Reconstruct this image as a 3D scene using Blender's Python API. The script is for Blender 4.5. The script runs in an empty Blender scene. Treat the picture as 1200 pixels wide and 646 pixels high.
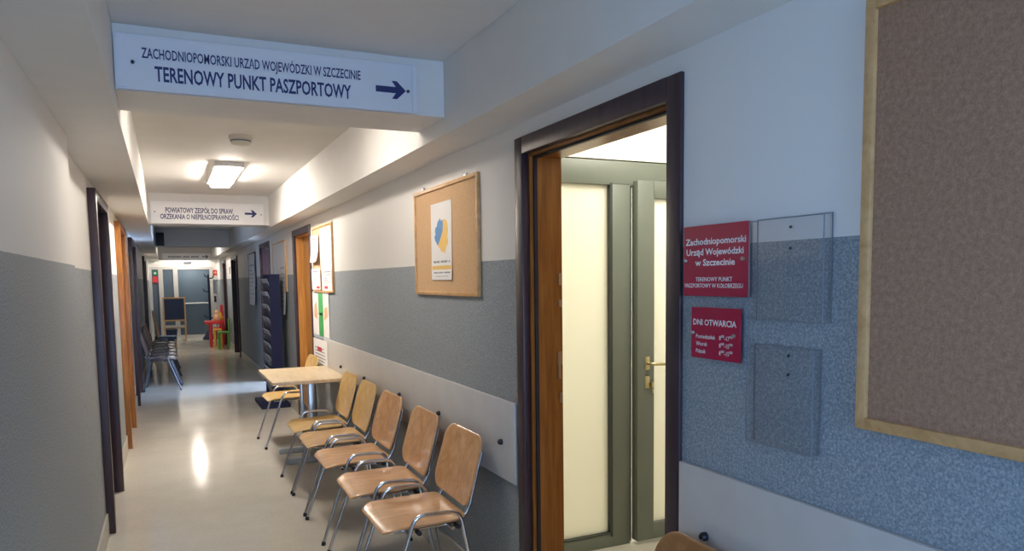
import bpy, bmesh, math, random
from mathutils import Vector, Matrix, noise
random.seed(7)
S = bpy.context.scene
COL = S.collection
PI = math.pi

# ------------------------------------------------------------ camera
def make_camera():
    F, yaw, pitch, roll, h = 864.8, 0.437014, 0.0846863, -0.0133440, 1.5201
    f = Vector((math.sin(yaw)*math.cos(pitch), math.cos(yaw)*math.cos(pitch), -math.sin(pitch)))
    r = Vector((math.cos(yaw), -math.sin(yaw), 0)); u = r.cross(f)
    r2 = r*math.cos(roll)+u*math.sin(roll); u2 = -r*math.sin(roll)+u*math.cos(roll)
    cd = bpy.data.cameras.new('camera'); cam = bpy.data.objects.new('camera', cd); COL.objects.link(cam)
    cam.matrix_world = Matrix(((r2.x, u2.x, -f.x, 0), (r2.y, u2.y, -f.y, 0), (r2.z, u2.z, -f.z, h), (0, 0, 0, 1)))
    cd.sensor_width = 36; cd.lens = F*36/1200; cd.shift_y = 77/1200
    cd.clip_start = 0.02; cd.clip_end = 100
    S.camera = cam
make_camera()

# ------------------------------------------------------------ light and exposure
S.view_settings.view_transform = 'Standard'; S.view_settings.look = 'None'
S.view_settings.exposure = 0.15; S.view_settings.gamma = 1.0
try: S.view_settings.use_curve_mapping = False
except Exception: pass
S.cycles.use_denoising = True
S.cycles.max_bounces = 10; S.cycles.diffuse_bounces = 6; S.cycles.transparent_max_bounces = 12
S.cycles.sample_clamp_indirect = 6
S.cycles.caustics_reflective = False; S.cycles.caustics_refractive = False
W = bpy.data.worlds.new('world'); S.world = W; W.use_nodes = True
W.node_tree.nodes['Background'].inputs[0].default_value = (.42, .60, 1, 1)
W.node_tree.nodes['Background'].inputs[1].default_value = 0.6

def area(name, loc, rot, sx, sy, power, color, spread=PI):
    ld = bpy.data.lights.new(name, 'AREA'); ld.shape = 'RECTANGLE'; ld.size = sx; ld.size_y = sy
    ld.energy = power; ld.color = color; ld.spread = spread
    o = bpy.data.objects.new(name, ld); COL.objects.link(o); o.location = loc; o.rotation_euler = rot
    return o
DAY = (.37, .60, 1.0)
WARM = (1.0, .90, .79)
LAMP_E = 68.0      # emission of the corridor lamp in front
HID_E = 24.0        # emission of the weaker lamp added out of view behind the first beam
FAR_E = 34.0       # emission of the two far corridor lamps
P_BACK, P_SIDE, P_VEST, P_GLAZ, P_LEFT = 100, 420, 21, 26, 35
# added daylight for the near bay, at an unseen window behind the camera (faces +Y)
area('added_back_daylight', (.48, -3.9, 1.55), (PI/2, 0, 0), 1.3, 1.4, P_BACK, DAY)
# added daylight for the right wall, from a made-up room through an unseen doorway
area('added_left_daylight', (-1.75, .95, 1.62), (0, -PI/2, 0), 1.5, 2.3, P_LEFT, DAY)
# added unseen light in the third right room, cools the dim middle bay
area('added_side_daylight', (4.3, 11.3, 1.5), (0, PI/2, 0), 1.4, 1.8, P_SIDE, (.42, .63, 1.0))
# tube lamps in the vestibule and in the room behind its frosted glass
area('vestibule_lamp', (2.35, 2.75, 2.56), (0, 0, 0), .5, .8, P_VEST, (1, .95, .82))
area('glazed_room_lamp', (2.9, 4.2, 2.5), (0, 0, 0), .7, .6, P_GLAZ, (1, .98, .93))

# ------------------------------------------------------------ dimensions
XR = 1.326; XL = -.391; XLN = -.345; YJ = 3.65; XSR = 1.119; XSL = -.13
ZS = 2.143; ZC = 2.5; Y0 = -4.0; Y1 = 22.2; TH = .16

# ------------------------------------------------------------ materials
def mat(name, col=(.8, .8, .8), rough=.5, metal=0., **kw):
    m = bpy.data.materials.new(name); m.use_nodes = True
    b = m.node_tree.nodes['Principled BSDF']
    b.inputs['Base Color'].default_value = (*col, 1); b.inputs['Roughness'].default_value = rough
    b.inputs['Metallic'].default_value = metal
    for k, v in kw.items():
        k = k.replace('_', ' ').title() if k not in ('IOR',) else k
        if k in b.inputs:
            b.inputs[k].default_value = v
    return m
def N(m, t, **kw):
    n = m.node_tree.nodes.new(t)
    for k, v in kw.items(): setattr(n, k, v)
    return n
def L(m, a, b): m.node_tree.links.new(a, b)
def bsdf(m): return m.node_tree.nodes['Principled BSDF']
def texco(m, scale=(1, 1, 1)):
    t = N(m, 'ShaderNodeTexCoord'); mp = N(m, 'ShaderNodeMapping'); mp.inputs['Scale'].default_value = scale
    L(m, t.outputs['Object'], mp.inputs['Vector']); return mp.outputs[0], t
def noise_tex(m, vec, scale, detail=3, rough=.5, dist=0):
    n = N(m, 'ShaderNodeTexNoise'); n.inputs['Scale'].default_value = scale; n.inputs['Detail'].default_value = detail
    n.inputs['Roughness'].default_value = rough; n.inputs['Distortion'].default_value = dist
    L(m, vec, n.inputs['Vector']); return n.outputs['Fac']
def ramp(m, fac, stops):
    r = N(m, 'ShaderNodeValToRGB'); e = r.color_ramp.elements
    while len(e) < len(stops): e.new(.5)
    for i, (p, c) in enumerate(stops): e[i].position = p; e[i].color = (*c, 1)
    L(m, fac, r.inputs['Fac']); return r.outputs['Color']
def mixc(m, fac, a, b, mode='MIX'):
    x = N(m, 'ShaderNodeMix', data_type='RGBA', blend_type=mode)
    if isinstance(fac, float): x.inputs[0].default_value = fac
    else: L(m, fac, x.inputs[0])
    for i, v in ((6, a), (7, b)):
        if isinstance(v, tuple): x.inputs[i].default_value = (*v, 1)
        else: L(m, v, x.inputs[i])
    return x.outputs[2]
def bump(m, h, strength, dist=.002):
    b = N(m, 'ShaderNodeBump'); b.inputs['Strength'].default_value = strength; b.inputs['Distance'].default_value = dist
    L(m, h, b.inputs['Height']); L(m, b.outputs[0], bsdf(m).inputs['Normal'])

def wall_paint(name, line=1.602, white=(.80, .79, .765)):
    m = mat(name, rough=.6); v, t = texco(m)
    n1 = noise_tex(m, v, 165, 3, .65); n2 = noise_tex(m, v, 480, 2, .5)
    speck = ramp(m, n1, [(.34, (.125, .170, .205)), (.5, (.245, .280, .315)), (.66, (.43, .465, .49))])
    speck = mixc(m, .25, speck, ramp(m, n2, [(.35, (.16, .205, .24)), (.62, (.47, .505, .53))]))
    sep = N(m, 'ShaderNodeSeparateXYZ'); g = N(m, 'ShaderNodeNewGeometry'); L(m, g.outputs['Position'], sep.inputs[0])
    gt = N(m, 'ShaderNodeMath', operation='GREATER_THAN'); gt.inputs[1].default_value = line
    wob = N(m, 'ShaderNodeMath', operation='MULTIPLY_ADD'); wob.inputs[1].default_value = .003
    L(m, noise_tex(m, v, 9), wob.inputs[0]); L(m, sep.outputs[2], wob.inputs[2]); L(m, wob.outputs[0], gt.inputs[0])
    L(m, mixc(m, gt.outputs[0], speck, white), bsdf(m).inputs['Base Color'])
    bump(m, n1, .25, .0008)
    return m
def wood(name, c1, c2, scale=(40, 4, 4), rough=.35, c3=None, coat=0.0):
    m = mat(name, rough=rough); v, t = texco(m, scale)
    n = noise_tex(m, v, 1.2, 5, .6, .6)
    L(m, ramp(m, n, [(.3, c1), (.5, c3 or tuple((a+b)/2 for a, b in zip(c1, c2))), (.72, c2)]), bsdf(m).inputs['Base Color'])
    bsdf(m).inputs['Coat Weight'].default_value = coat
    bump(m, n, .05, .0005)
    return m
def plain_noise(name, col, amt=.06, scale=20, rough=.5, **kw):
    m = mat(name, col, rough, **kw); v, t = texco(m)
    n = noise_tex(m, v, scale, 4)
    L(m, ramp(m, n, [(.3, tuple(max(0, c*(1-amt)) for c in col)), (.7, tuple(min(1, c*(1+amt)) for c in col))]), bsdf(m).inputs['Base Color'])
    return m

M = {}
M['wall'] = wall_paint('wall_paint')
M['white'] = plain_noise('ceiling_paint', (.80, .79, .765), .02, 6, .65)
M['cream'] = plain_noise('vestibule_paint', (.86, .84, .76), .02, 5, .6)
M['base'] = plain_noise('coved_skirting', (.52, .50, .45), .05, 30, .4)
M['band'] = plain_noise('rail_laminate', (.60, .59, .575), .03, 8, .38)
def floor_mat():
    m = mat('linoleum', rough=.2); v, t = texco(m)
    n = noise_tex(m, v, 3, 5, .6); n2 = noise_tex(m, v, 60, 3)
    a = ramp(m, n, [(.3, (.60, .575, .50)), (.7, (.67, .645, .57))])
    L(m, mixc(m, .12, a, ramp(m, n2, [(.4, (.40, .38, .34)), (.6, (.66, .63, .57))])), bsdf(m).inputs['Base Color'])
    L(m, ramp(m, n, [(.3, (.09, .09, .09)), (.7, (.16, .16, .16))]), bsdf(m).inputs['Roughness'])
    bsdf(m).inputs['IOR'].default_value = 1.5
    bump(m, noise_tex(m, v, 5, 2), .12, .004)
    return m
M['floor'] = floor_mat()
M['dframe'] = wood('dark_plum_frame', (.028, .014, .020), (.060, .034, .042), (30, 30, 3), .38)
M['lining'] = wood('orange_brown_wood', (.20, .068, .012), (.42, .17, .035), (34, 34, 2.2), .32, (.31, .115, .02))
M['leafbrown'] = wood('dark_brown_leaf', (.05, .022, .02), (.11, .05, .04), (34, 34, 2.2), .4)
M['leaforange'] = wood('honey_wood', (.36, .16, .035), (.62, .31, .08), (34, 34, 2.2), .35)
M['seal'] = mat('black_seal', (.012, .010, .014), .6)
M['alu'] = plain_noise('grey_green_metal', (.17, .19, .16), .03, 5, .42)
M['bead'] = mat('dark_bead', (.04, .05, .045), .5)
def frosted():
    m = mat('frosted_glass', (.93, .92, .80), .35)
    nt = m.node_tree; tr = N(m, 'ShaderNodeBsdfTranslucent'); tr.inputs[0].default_value = (.95, .94, .88, 1)
    mx = N(m, 'ShaderNodeMixShader'); mx.inputs[0].default_value = .35
    out = nt.nodes['Material Output']
    L(m, tr.outputs[0], mx.inputs[1]); L(m, bsdf(m).outputs[0], mx.inputs[2]); L(m, mx.outputs[0], out.inputs[0])
    v, t = texco(m); bump(m, noise_tex(m, v, 200), .1, .0005)
    return m
M['frost'] = frosted()
M['chrome'] = mat('chrome', (.62, .62, .63), .16, 1.0)
M['steel'] = mat('brushed_steel', (.50, .50, .50), .32, 1.0)
M['brass'] = mat('pale_brass', (.66, .58, .34), .3, 1.0)
M['black'] = mat('black_plastic', (.012, .012, .016), .45)
M['navy'] = mat('navy_plastic', (.012, .018, .06), .4)
M['beech'] = wood('brown_beech', (.52, .27, .115), (.76, .46, .23), (4, 14, 14), .28, (.64, .36, .165), .3)
M['beech_pale'] = wood('yellow_beech', (.66, .41, .13), (.84, .58, .24), (4, 14, 14), .3, (.76, .50, .18), .3)
M['beech_mid'] = wood('tan_beech', (.56, .34, .15), (.80, .54, .27), (4, 14, 14), .28, (.68, .43, .20), .3)
M['beech_dark'] = wood('deep_brown_beech', (.32, .13, .035), (.50, .22, .07), (4, 14, 14), .28, (.34, .15, .05), .3)
M['tabletop'] = wood('pale_maple', (.60, .46, .29), (.78, .64, .44), (24, 4, 4), .3)
M['frame_pine'] = wood('pine_frame', (.52, .29, .11), (.72, .44, .20), (20, 20, 20), .4)
def cork(name, a, b, c):
    m = mat(name, rough=.9); v, t = texco(m)
    n = noise_tex(m, v, 260, 4, .7); n2 = noise_tex(m, v, 90, 3, .6)
    col = mixc(m, .5, ramp(m, n, [(.3, a), (.5, b), (.7, c)]), ramp(m, n2, [(.32, a), (.5, b), (.68, c)]))
    L(m, col, bsdf(m).inputs['Base Color']); bump(m, n, .4, .001); return m
M['cork'] = cork('cork', (.25, .135, .078), (.36, .205, .125), (.46, .28, .18))
M['cork_light'] = cork('cork_light', (.52, .32, .17), (.62, .40, .22), (.70, .48, .28))
M['red'] = mat('crimson_acrylic', (.42, .008, .05), .22)
M['letter_white'] = mat('white_letters', (.85, .82, .84), .5)
M['letter_blue'] = mat('navy_letters', (.010, .018, .13), .5)
M['signplate'] = plain_noise('sign_plate', (.74, .78, .84), .02, 5, .28)
M['signplate_white'] = plain_noise('sign_plate_white', (.88, .88, .88), .02, 5, .35)
def acrylic():
    m = mat('clear_acrylic', (.95, .97, 1), .04); nt = m.node_tree
    tr = N(m, 'ShaderNodeBsdfTransparent'); tr.inputs[0].default_value = (.998, .999, 1, 1)
    gl = N(m, 'ShaderNodeBsdfGlossy'); gl.inputs['Roughness'].default_value = .06
    fr = N(m, 'ShaderNodeLayerWeight'); fr.inputs[0].default_value = .25
    mu = N(m, 'ShaderNodeMath', operation='MULTIPLY_ADD'); mu.inputs[1].default_value = .25; mu.inputs[2].default_value = .012
    L(m, fr.outputs['Fresnel'], mu.inputs[0])
    mx = N(m, 'ShaderNodeMixShader'); L(m, mu.outputs[0], mx.inputs[0]); L(m, tr.outputs[0], mx.inputs[1]); L(m, gl.outputs[0], mx.inputs[2])
    L(m, mx.outputs[0], nt.nodes['Material Output'].inputs[0]); return m
M['acrylic'] = acrylic()
M['acrylic_edge'] = mat('acrylic_edge', (.20, .23, .28), .3)
M['paper'] = plain_noise('paper', (.82, .81, .80), .02, 10, .7)
M['ink'] = mat('grey_ink', (.16, .18, .24), .7)
M['pblue'] = mat('poster_blue', (.10, .26, .55), .6)
M['pyellow'] = mat('poster_yellow', (.80, .52, .14), .6)
M['pgreen'] = mat('poster_green', (.06, .36, .10), .6)
M['pred'] = mat('poster_red', (.60, .04, .06), .6)
M['porange'] = mat('poster_orange', (.75, .42, .22), .6)
M['pgrey'] = mat('poster_grey', (.45, .50, .56), .6)
def emis(name, col, s):
    m = mat(name, (.9, .9, .9), .5); b = bsdf(m); b.inputs['Emission Color'].default_value = (*col, 1); b.inputs['Emission Strength'].default_value = s
    return m
M['lamp'] = emis('lamp_diffuser', WARM, LAMP_E)
M['lamp_far'] = emis('lamp_diffuser_far', WARM, FAR_E)
M['lamp_added'] = emis('lamp_diffuser_added', WARM, HID_E)
M['lamp_off'] = mat('lamp_diffuser_off', (.72, .73, .74), .4)
M['casing_white'] = mat('white_enamel', (.78, .77, .75), .35)
M['smoke'] = plain_noise('ivory_plastic', (.60, .57, .50), .03, 20, .45)
M['doorblue'] = plain_noise('slate_blue_paint', (.095, .145, .20), .06, 3, .4)
M['offwhite'] = plain_noise('offwhite_paint', (.60, .60, .58), .03, 5, .5)
M['rackblue'] = mat('rack_blue', (.003, .007, .05), .75)
M['magazine'] = plain_noise('magazines', (.36, .42, .52), .25, 30, .5)
M['chalk'] = plain_noise('blackboard_blue', (.015, .035, .10), .15, 6, .5)
M['kid_red'] = mat('toy_red', (.62, .03, .035), .35)
M['kid_yellow'] = mat('toy_yellow', (.80, .45, .03), .35)
M['kid_green'] = mat('toy_green', (.10, .33, .06), .35)
M['darksteel'] = mat('dark_steel', (.09, .095, .11), .3, 1.0)
M['darkseat'] = mat('dark_vinyl', (.045, .055, .085), .25)
M['darkback'] = wood('dark_walnut', (.07, .045, .04), (.12, .08, .07), (4, 14, 14), .3)
M['blueuph'] = mat('blue_upholstery', (.05, .11, .22), .7)
M['terracotta'] = plain_noise('terracotta_wall', (.45, .20, .12), .05, 3, .7)
M['glass_dark'] = mat('dark_glass', (.09, .13, .18), .4)
M['green_sign'] = mat('green_sign', (.02, .25, .12), .5)

# ------------------------------------------------------------ mesh tools
ORG = {}                      # world origin of each thing, for parts written in world coordinates
class MB:
    def __init__(s): s.v = []; s.f = []; s.mi = []; s.sm = []
    def add(s, vs, fs, mi=0, smooth=False):
        o = len(s.v); s.v += [tuple(v) for v in vs]
        for f in fs: s.f.append([i+o for i in f]); s.mi.append(mi); s.sm.append(smooth)
        return s
    def box(s, x0, y0, z0, x1, y1, z1, mi=0):
        x0, x1 = sorted((x0, x1)); y0, y1 = sorted((y0, y1)); z0, z1 = sorted((z0, z1))
        vs = [(x, y, z) for z in (z0, z1) for y in (y0, y1) for x in (x0, x1)]
        return s.add(vs, [(0, 2, 3, 1), (4, 5, 7, 6), (0, 1, 5, 4), (2, 6, 7, 3), (0, 4, 6, 2), (1, 3, 7, 5)], mi)
    def bbox(s, x0, y0, z0, x1, y1, z1, r=.004, seg=2, mi=0):
        bm = bmesh.new(); bmesh.ops.create_cube(bm, size=1)
        for v in bm.verts:
            v.co = Vector(((x0+x1)/2+v.co.x*abs(x1-x0), (y0+y1)/2+v.co.y*abs(y1-y0), (z0+z1)/2+v.co.z*abs(z1-z0)))
        bmesh.ops.bevel(bm, geom=bm.edges[:], offset=r, segments=seg, affect='EDGES', profile=.5)
        bm.verts.ensure_lookup_table(); bm.verts.index_update()
        s.add([v.co[:] for v in bm.verts], [[v.index for v in f.verts] for f in bm.faces], mi, True); bm.free(); return s
    def tube(s, path, r, n=10, mi=0, cap=True, rz=None):
        P = [Vector(p) for p in path]; rings = []; up = None
        for i, p in enumerate(P):
            d = (P[min(i+1, len(P)-1)]-P[max(i-1, 0)]).normalized()
            if up is None:
                up = Vector((0, 0, 1)) if abs(d.z) < .9 else Vector((1, 0, 0))
            a = (up-d*up.dot(d)).normalized(); b = d.cross(a); up = a
            rr = r[i] if isinstance(r, (list, tuple)) else r
            rings.append([p+(a*math.cos(2*PI*k/n)+b*math.sin(2*PI*k/n))*rr for k in range(n)])
        vs = [q for rg in rings for q in rg]; fs = []
        for i in range(len(P)-1):
            for k in range(n):
                fs.append((i*n+k, i*n+(k+1) % n, (i+1)*n+(k+1) % n, (i+1)*n+k))
        if cap: fs.append(tuple(range(n))[::-1]); fs.append(tuple(range((len(P)-1)*n, len(P)*n)))
        return s.add(vs, fs, mi, True)
    def lathe(s, prof, c=(0, 0, 0), axis='Z', n=24, mi=0):
        vs = []
        for (r, h) in prof:
            for k in range(n):
                a = 2*PI*k/n; p, q = r*math.cos(a), r*math.sin(a)
                v = {'Z': (p, q, h), 'X': (h, p, q), 'Y': (p, h, q)}[axis]
                vs.append((c[0]+v[0], c[1]+v[1], c[2]+v[2]))
        fs = [(i*n+k, i*n+(k+1) % n, (i+1)*n+(k+1) % n, (i+1)*n+k) for i in range(len(prof)-1) for k in range(n)]
        fs += [tuple(range(n))[::-1], tuple(range((len(prof)-1)*n, len(prof)*n))]
        return s.add(vs, fs, mi, True)
    def prism(s, pts, fn, mi=0):
        """pts: 2D outline; fn(u,v,w) -> 3D with w in (0,1)"""
        n = len(pts); vs = [fn(u, v, 0) for u, v in pts]+[fn(u, v, 1) for u, v in pts]
        fs = [tuple(range(n))[::-1], tuple(range(n, 2*n))]+[(i, (i+1) % n, n+(i+1) % n, n+i) for i in range(n)]
        return s.add(vs, fs, mi)

def obj(name, mb, mats, parent=None, label=None, local=False, origin=None):
    me = bpy.data.meshes.new(name)
    if parent is None:
        if origin is None:
            xs, ys, zs = zip(*mb.v); origin = ((min(xs)+max(xs))/2, (min(ys)+max(ys))/2, min(zs))
        off = Vector(origin)
    else:
        off = Vector((0, 0, 0)) if local else Vector(ORG[parent.name])
    me.from_pydata([tuple(Vector(v)-off) for v in mb.v], [], mb.f)
    if not isinstance(mats, (list, tuple)): mats = [mats]
    for m in mats: me.materials.append(m)
    me.polygons.foreach_set('material_index', mb.mi); me.polygons.foreach_set('use_smooth', mb.sm)
    me.validate(); me.update()
    bm = bmesh.new(); bm.from_mesh(me); bmesh.ops.recalc_face_normals(bm, faces=bm.faces); bm.to_mesh(me); bm.free()
    if any(mb.sm): 
        try: me.set_sharp_from_angle(angle=math.radians(42))
        except Exception: pass
    o = bpy.data.objects.new(name, me); COL.objects.link(o)
    if parent: o.parent = parent; ORG[o.name] = ORG[parent.name] if not local else (0, 0, 0)
    else: o.location = off; ORG[o.name] = tuple(off)
    if label: o['label'] = label
    return o
def thing(name, label, cat, loc=(0, 0, 0), group=None, kind=None):
    o = bpy.data.objects.new(name, None); COL.objects.link(o); o.location = loc; o.empty_display_size = .1
    ORG[o.name] = tuple(loc)
    if kind: o['kind'] = kind
    if label: o['label'] = label
    if cat: o['category'] = cat
    if group: o['group'] = group
    return o
def tag(o, label, cat, group=None):
    o['label'] = label; o['category'] = cat
    if group: o['group'] = group
    return o
def struct(name, mb, mats, parent=None):
    o = obj(name, mb, mats, parent)
    if parent is None: o['kind'] = 'structure'
    return o
def copy_tree(o, parent=None):
    c = o.copy(); COL.objects.link(c); c.parent = parent
    for ch in o.children: copy_tree(ch, c)
    return c

# text -> mesh, mapped by fn(u, v, w)
_cap = {}
def text_mb(mb, s, width, cap, fn, bold=.0, mi=0, thick=.0006, align='L'):
    cu = bpy.data.curves.new('t', 'FONT'); cu.body = s; cu.size = 1; cu.offset = bold; cu.resolution_u = 2
    o = bpy.data.objects.new('t', cu); COL.objects.link(o)
    dg = bpy.context.evaluated_depsgraph_get(); me = bpy.data.meshes.new_from_object(o.evaluated_get(dg))
    vs = [v.co.copy() for v in me.vertices]; fs = [list(p.vertices) for p in me.polygons]
    bpy.data.objects.remove(o); bpy.data.curves.remove(cu); bpy.data.meshes.remove(me)
    x0 = min(v.x for v in vs); x1 = max(v.x for v in vs); sx = width/(x1-x0); sy = cap/.73
    n = len(vs)
    top = [fn((v.x-x0)*sx, v.y*sy, thick) for v in vs]
    mb.add(top, fs, mi)
    # side skirt for thickness
    cnt = {}
    for f in fs:
        for i in range(len(f)):
            a, b = f[i], f[(i+1) % len(f)]; cnt[(a, b)] = 1
    base = [fn((v.x-x0)*sx, v.y*sy, 0) for v in vs]
    sk = [(b, a, n+a, n+b) for (a, b) in cnt if (b, a) not in cnt]
    mb.add(top+base, sk, mi)
    return mb

# ------------------------------------------------------------ the shell
b = MB(); b.box(-.8, Y0-.2, -.12, XR+TH, Y1+.2, 0); b.box(-2.0, -1.0, -.12, -.8, 2.6, 0); b.box(XR+TH, 1.0, -.12, 4.5, 6, 0); b.box(XR+TH, 9.5, -.12, 4.5, 13, 0)
struct('floor', b, M['floor'])
b = MB(); b.box(-.6, Y0-.2, ZC, XR+TH, Y1+.2, ZC+.12); b.box(XSL+.001, Y0, 2.445, XSR-.001, 3.049, ZC); struct('ceiling', b, M['white'])
b = MB(); b.box(-2.0, -1.0, 2.5, -.6, 2.6, 2.6); b.box(XR+TH, 1.0, 2.62, 4.5, 6, 2.72); b.box(XR+TH, 9.5, 2.62, 4.5, 13, 2.72); struct('ceiling_side_rooms', b, M['cream'])

def wall_run(mb, xa, xb, ya, yb, holes, top=ZC):
    """holes: (y0, y1, z1)"""
    y = ya
    for (h0, h1, hz) in holes:
        if h0 > y: mb.box(xa, y, 0, xb, h0, top)
        mb.box(xa, h0, hz, xb, h1, top); y = h1
    if y < yb: mb.box(xa, y, 0, xb, yb, top)
HR = [(1.745, 2.715, 2.03), (7.56, 8.58, 2.03), (10.75, 11.80, 2.03), (15.75, 17.0, 2.0), (18.85, 19.75, 2.0)]
b = MB(); wall_run(b, XR, XR+TH, Y0, Y1, HR); struct('wall_right', b, M['wall'])
HL = [(5.07, 6.03, 2.03), (7.62, 8.68, 2.03), (10.25, 11.45, 2.03), (16.2, 17.2, 2.0)]
b = MB(); wall_run(b, -.50, XLN, Y0, YJ, [(.10, 1.25, 2.03)]); wall_run(b, -.60, XL, YJ, Y1, HL); struct('wall_left', b, M['wall'])
# back wall with an added window, unseen from the camera
b = MB(); b.box(-.6, Y0-.16, 0, XR+TH, Y0, .8); b.box(-.6, Y0-.16, 2.3, XR+TH, Y0, ZC)
b.box(-.6, Y0-.16, .8, -.22, Y0, 2.3); b.box(1.2, Y0-.16, .8, XR+TH, Y0, 2.3); struct('wall_back', b, M['wall'])
w = thing('added_window_1', None, None, (.49, Y0-.08, .8), kind='structure')
b = MB()
for x in (-.22, .46, 1.14): b.box(x, Y0-.11, .8, x+.06, Y0-.05, 2.3)
b.box(-.22, Y0-.11, .8, 1.2, Y0-.05, .86); b.box(-.22, Y0-.11, 2.24, 1.2, Y0-.05, 2.3); obj('window_frame', b, M['casing_white'], w)
b = MB(); b.box(-.19, Y0-.085, .83, 1.17, Y0-.08, 2.27); obj('window_pane', b, M['acrylic'], w)
b = MB(); b.box(-.6, Y1, 0, XR+TH, Y1+.15, ZC); struct('wall_end', b, M['wall'])

b = MB(); b.box(XSR, Y0, ZS, XR-.0005, Y1, ZC-.0005); struct('trim_1', b, M['white'])          # right bulkhead
b = MB(); b.box(XL+.0005, YJ, ZS, XSL, Y1, ZC-.0005); b.box(XLN+.0005, Y0, ZS, XSL, YJ, ZC-.0005); struct('trim_2', b, M['white'])   # left bulkhead
for i, (y, zb) in enumerate(((3.05, 2.213), (8.97, 2.17), (14.9, 2.185), (20.82, 2.11))):
    b = MB(); b.box(XSL+.0005, y, zb, XSR-.0005, y+.35, ZC-.0005); struct('trim_%d' % (i+3), b, M['white'] if i < 3 else M['offwhite'])

def runs(ya, yb, holes, cas=.07):
    y = ya; out = []
    for h in holes:
        if h[0]-cas > y: out.append((y, h[0]-cas))
        y = max(y, h[1]+cas)
    if y < yb: out.append((y, yb))
    return out
b = MB()
for (a, c) in runs(Y0, Y1, HR): b.box(XR-.012, a, 0, XR, c, .133)
struct('baseboard_right', b, M['base'])
b = MB(); b.box(XLN, Y0, 0, XLN+.012, .03, .133); b.box(XLN, 1.32, 0, XLN+.012, YJ, .133)
for (a, c) in runs(YJ, Y1, HL): b.box(XL, a, 0, XL+.012, c, .133)
struct('baseboard_left', b, M['base'])
b = MB(); b.bbox(XR-.016, 2.79, .64, XR, 6.95, .992, .003); struct('trim_7', b, M['band'])
b = MB(); b.bbox(XR-.016, Y0+.1, .64, XR, 1.685, .992, .003); struct('trim_8', b, M['band'])
k = 0
for y, z in ((-.6, .80), (.3, .80), (1.565, .808), (2.924, .804), (3.741, .80), (4.48, .80), (5.39, .798), (6.2, .80)):
    b = MB(); b.lathe([(.0001, -.034), (.008, -.034), (.0125, -.028), (.0125, -.016)], (XR, y, z), 'X', 14)
    o = obj('rail_bumper', b, M['black'])
    lab = {2.924: 'black round bumper on the wall rail, right of the nearest row chair', 3.741: 'black round bumper on the wall rail above the second chair of the row',
           4.48: 'black round bumper on the wall rail between third and second row chairs', 5.39: 'black round bumper on the wall rail beside the fourth row chair',
           1.565: 'black round bumper on the pale rail just right of the open doorway', 6.2: 'black round bumper on the wall rail nearest the side table'}.get(y)
    tag(o, lab or 'black round bumper on the pale wall rail behind the camera at y %s' % ('near' if y > 0 else 'far'), 'bumper', 'rail bumpers')
    if y < 1: bpy.data.objects.remove(o)

# ------------------------------------------------------------ vestibule behind the open doorway
b = MB()
b.box(3.3, 1.0, 0, 3.4, 6, 2.62); b.box(XR+TH, 1.0, 0, 3.3, 1.1, 2.62); b.box(XR+TH, 5.4, 0, 3.3, 5.5, 2.62); b.box(XR+TH, 3.44, 2.155, 3.3, 3.52, 2.62)
b.box(XR+TH, 2.95, 0, XR+TH+.02, 5.4, 2.62)
struct('wall_vestibule', b, M['cream'])
d = thing('door_6', None, None, (2.4, 3.48, 0), kind='structure')
Yv = 3.48
b = MB()
b.bbox(1.51, Yv-.035, 2.02, 3.29, Yv+.035, 2.15, .004)                    # head
b.bbox(1.51, Yv-.035, .0, 1.58, Yv+.035, 2.03, .004)
b.bbox(2.222, Yv-.035, .0, 2.34, Yv+.035, 2.03, .004)                    # mullion
b.bbox(1.57, Yv-.035, .0, 2.23, Yv+.035, .075, .004)
b.bbox(3.22, Yv-.035, .0, 3.29, Yv+.035, 2.03, .004)
obj('door_frame', b, M['alu'], d)
b = MB(); b.box(2.208, Yv-.037, .06, 2.222, Yv+.03, 2.03); b.box(1.58, Yv-.037, .075, 2.22, Yv+.03, .082); obj('glazing_bead', b, M['bead'], d)
b = MB(); b.box(1.58, Yv-.006, .082, 2.208, Yv+.004, 2.02); obj('glass', b, M['frost'], d)
b = MB(); b.box(2.340, Yv-.02, .01, 2.3565, Yv+.02, 2.02); obj('hinge_seal', b, M['bead'], d)
Yl = Yv-.05
b = MB()
b.bbox(2.358, Yl-.03, .02, 2.47, Yl+.03, 2.045, .004); b.bbox(3.12, Yl-.03, .02, 3.215, Yl+.03, 2.045, .004)
b.bbox(2.46, Yl-.03, 1.95, 3.13, Yl+.03, 2.045, .004); b.bbox(2.46, Yl-.03, .02, 3.13, Yl+.03, .115, .004)
leaf = obj('door_leaf', b, M['alu'], d)
b = MB(); b.box(2.47, Yl-.006, .115, 3.12, Yl+.004, 1.95); obj('leaf_glass', b, M['frost'], leaf)
b = MB()
b.bbox(2.405, Yl-.036, 1.0, 2.437, Yl-.028, 1.075, .004); b.tube([(2.421, Yl-.03, 1.037), (2.421, Yl-.075, 1.037), (2.43, Yl-.082, 1.037), (2.56, Yl-.082, 1.03)], .009, 10)
b.bbox(2.405, Yl-.036, .895, 2.437, Yl-.028, .965, .004); b.bbox(2.44, Yl-.05, .90, 2.452, Yl-.03, .93, .003); b.bbox(2.444, Yl-.05, .87, 2.453, Yl-.045, .893, .002)
obj('door_handle', b, M['brass'], leaf)
# added room out of view, holds the left daylight
b = MB(); b.box(-2.0, -1.0, 0, -1.9, 2.6, 2.62); b.box(-1.9, -1.0, 0, -.5, -.9, 2.62); b.box(-1.9, 2.5, 0, -.5, 2.6, 2.62); struct('wall_added_room', b, M['white'])
# room behind the third right door
b = MB()
b.box(XR+TH, 9.5, 0, 4.5, 9.6, 2.62); b.box(XR+TH, 12.9, 0, 4.5, 13, 2.62); b.box(4.4, 9.6, 0, 4.5, 12.9, 2.62)
struct('wall_side_room', b, M['terracotta'])

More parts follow.
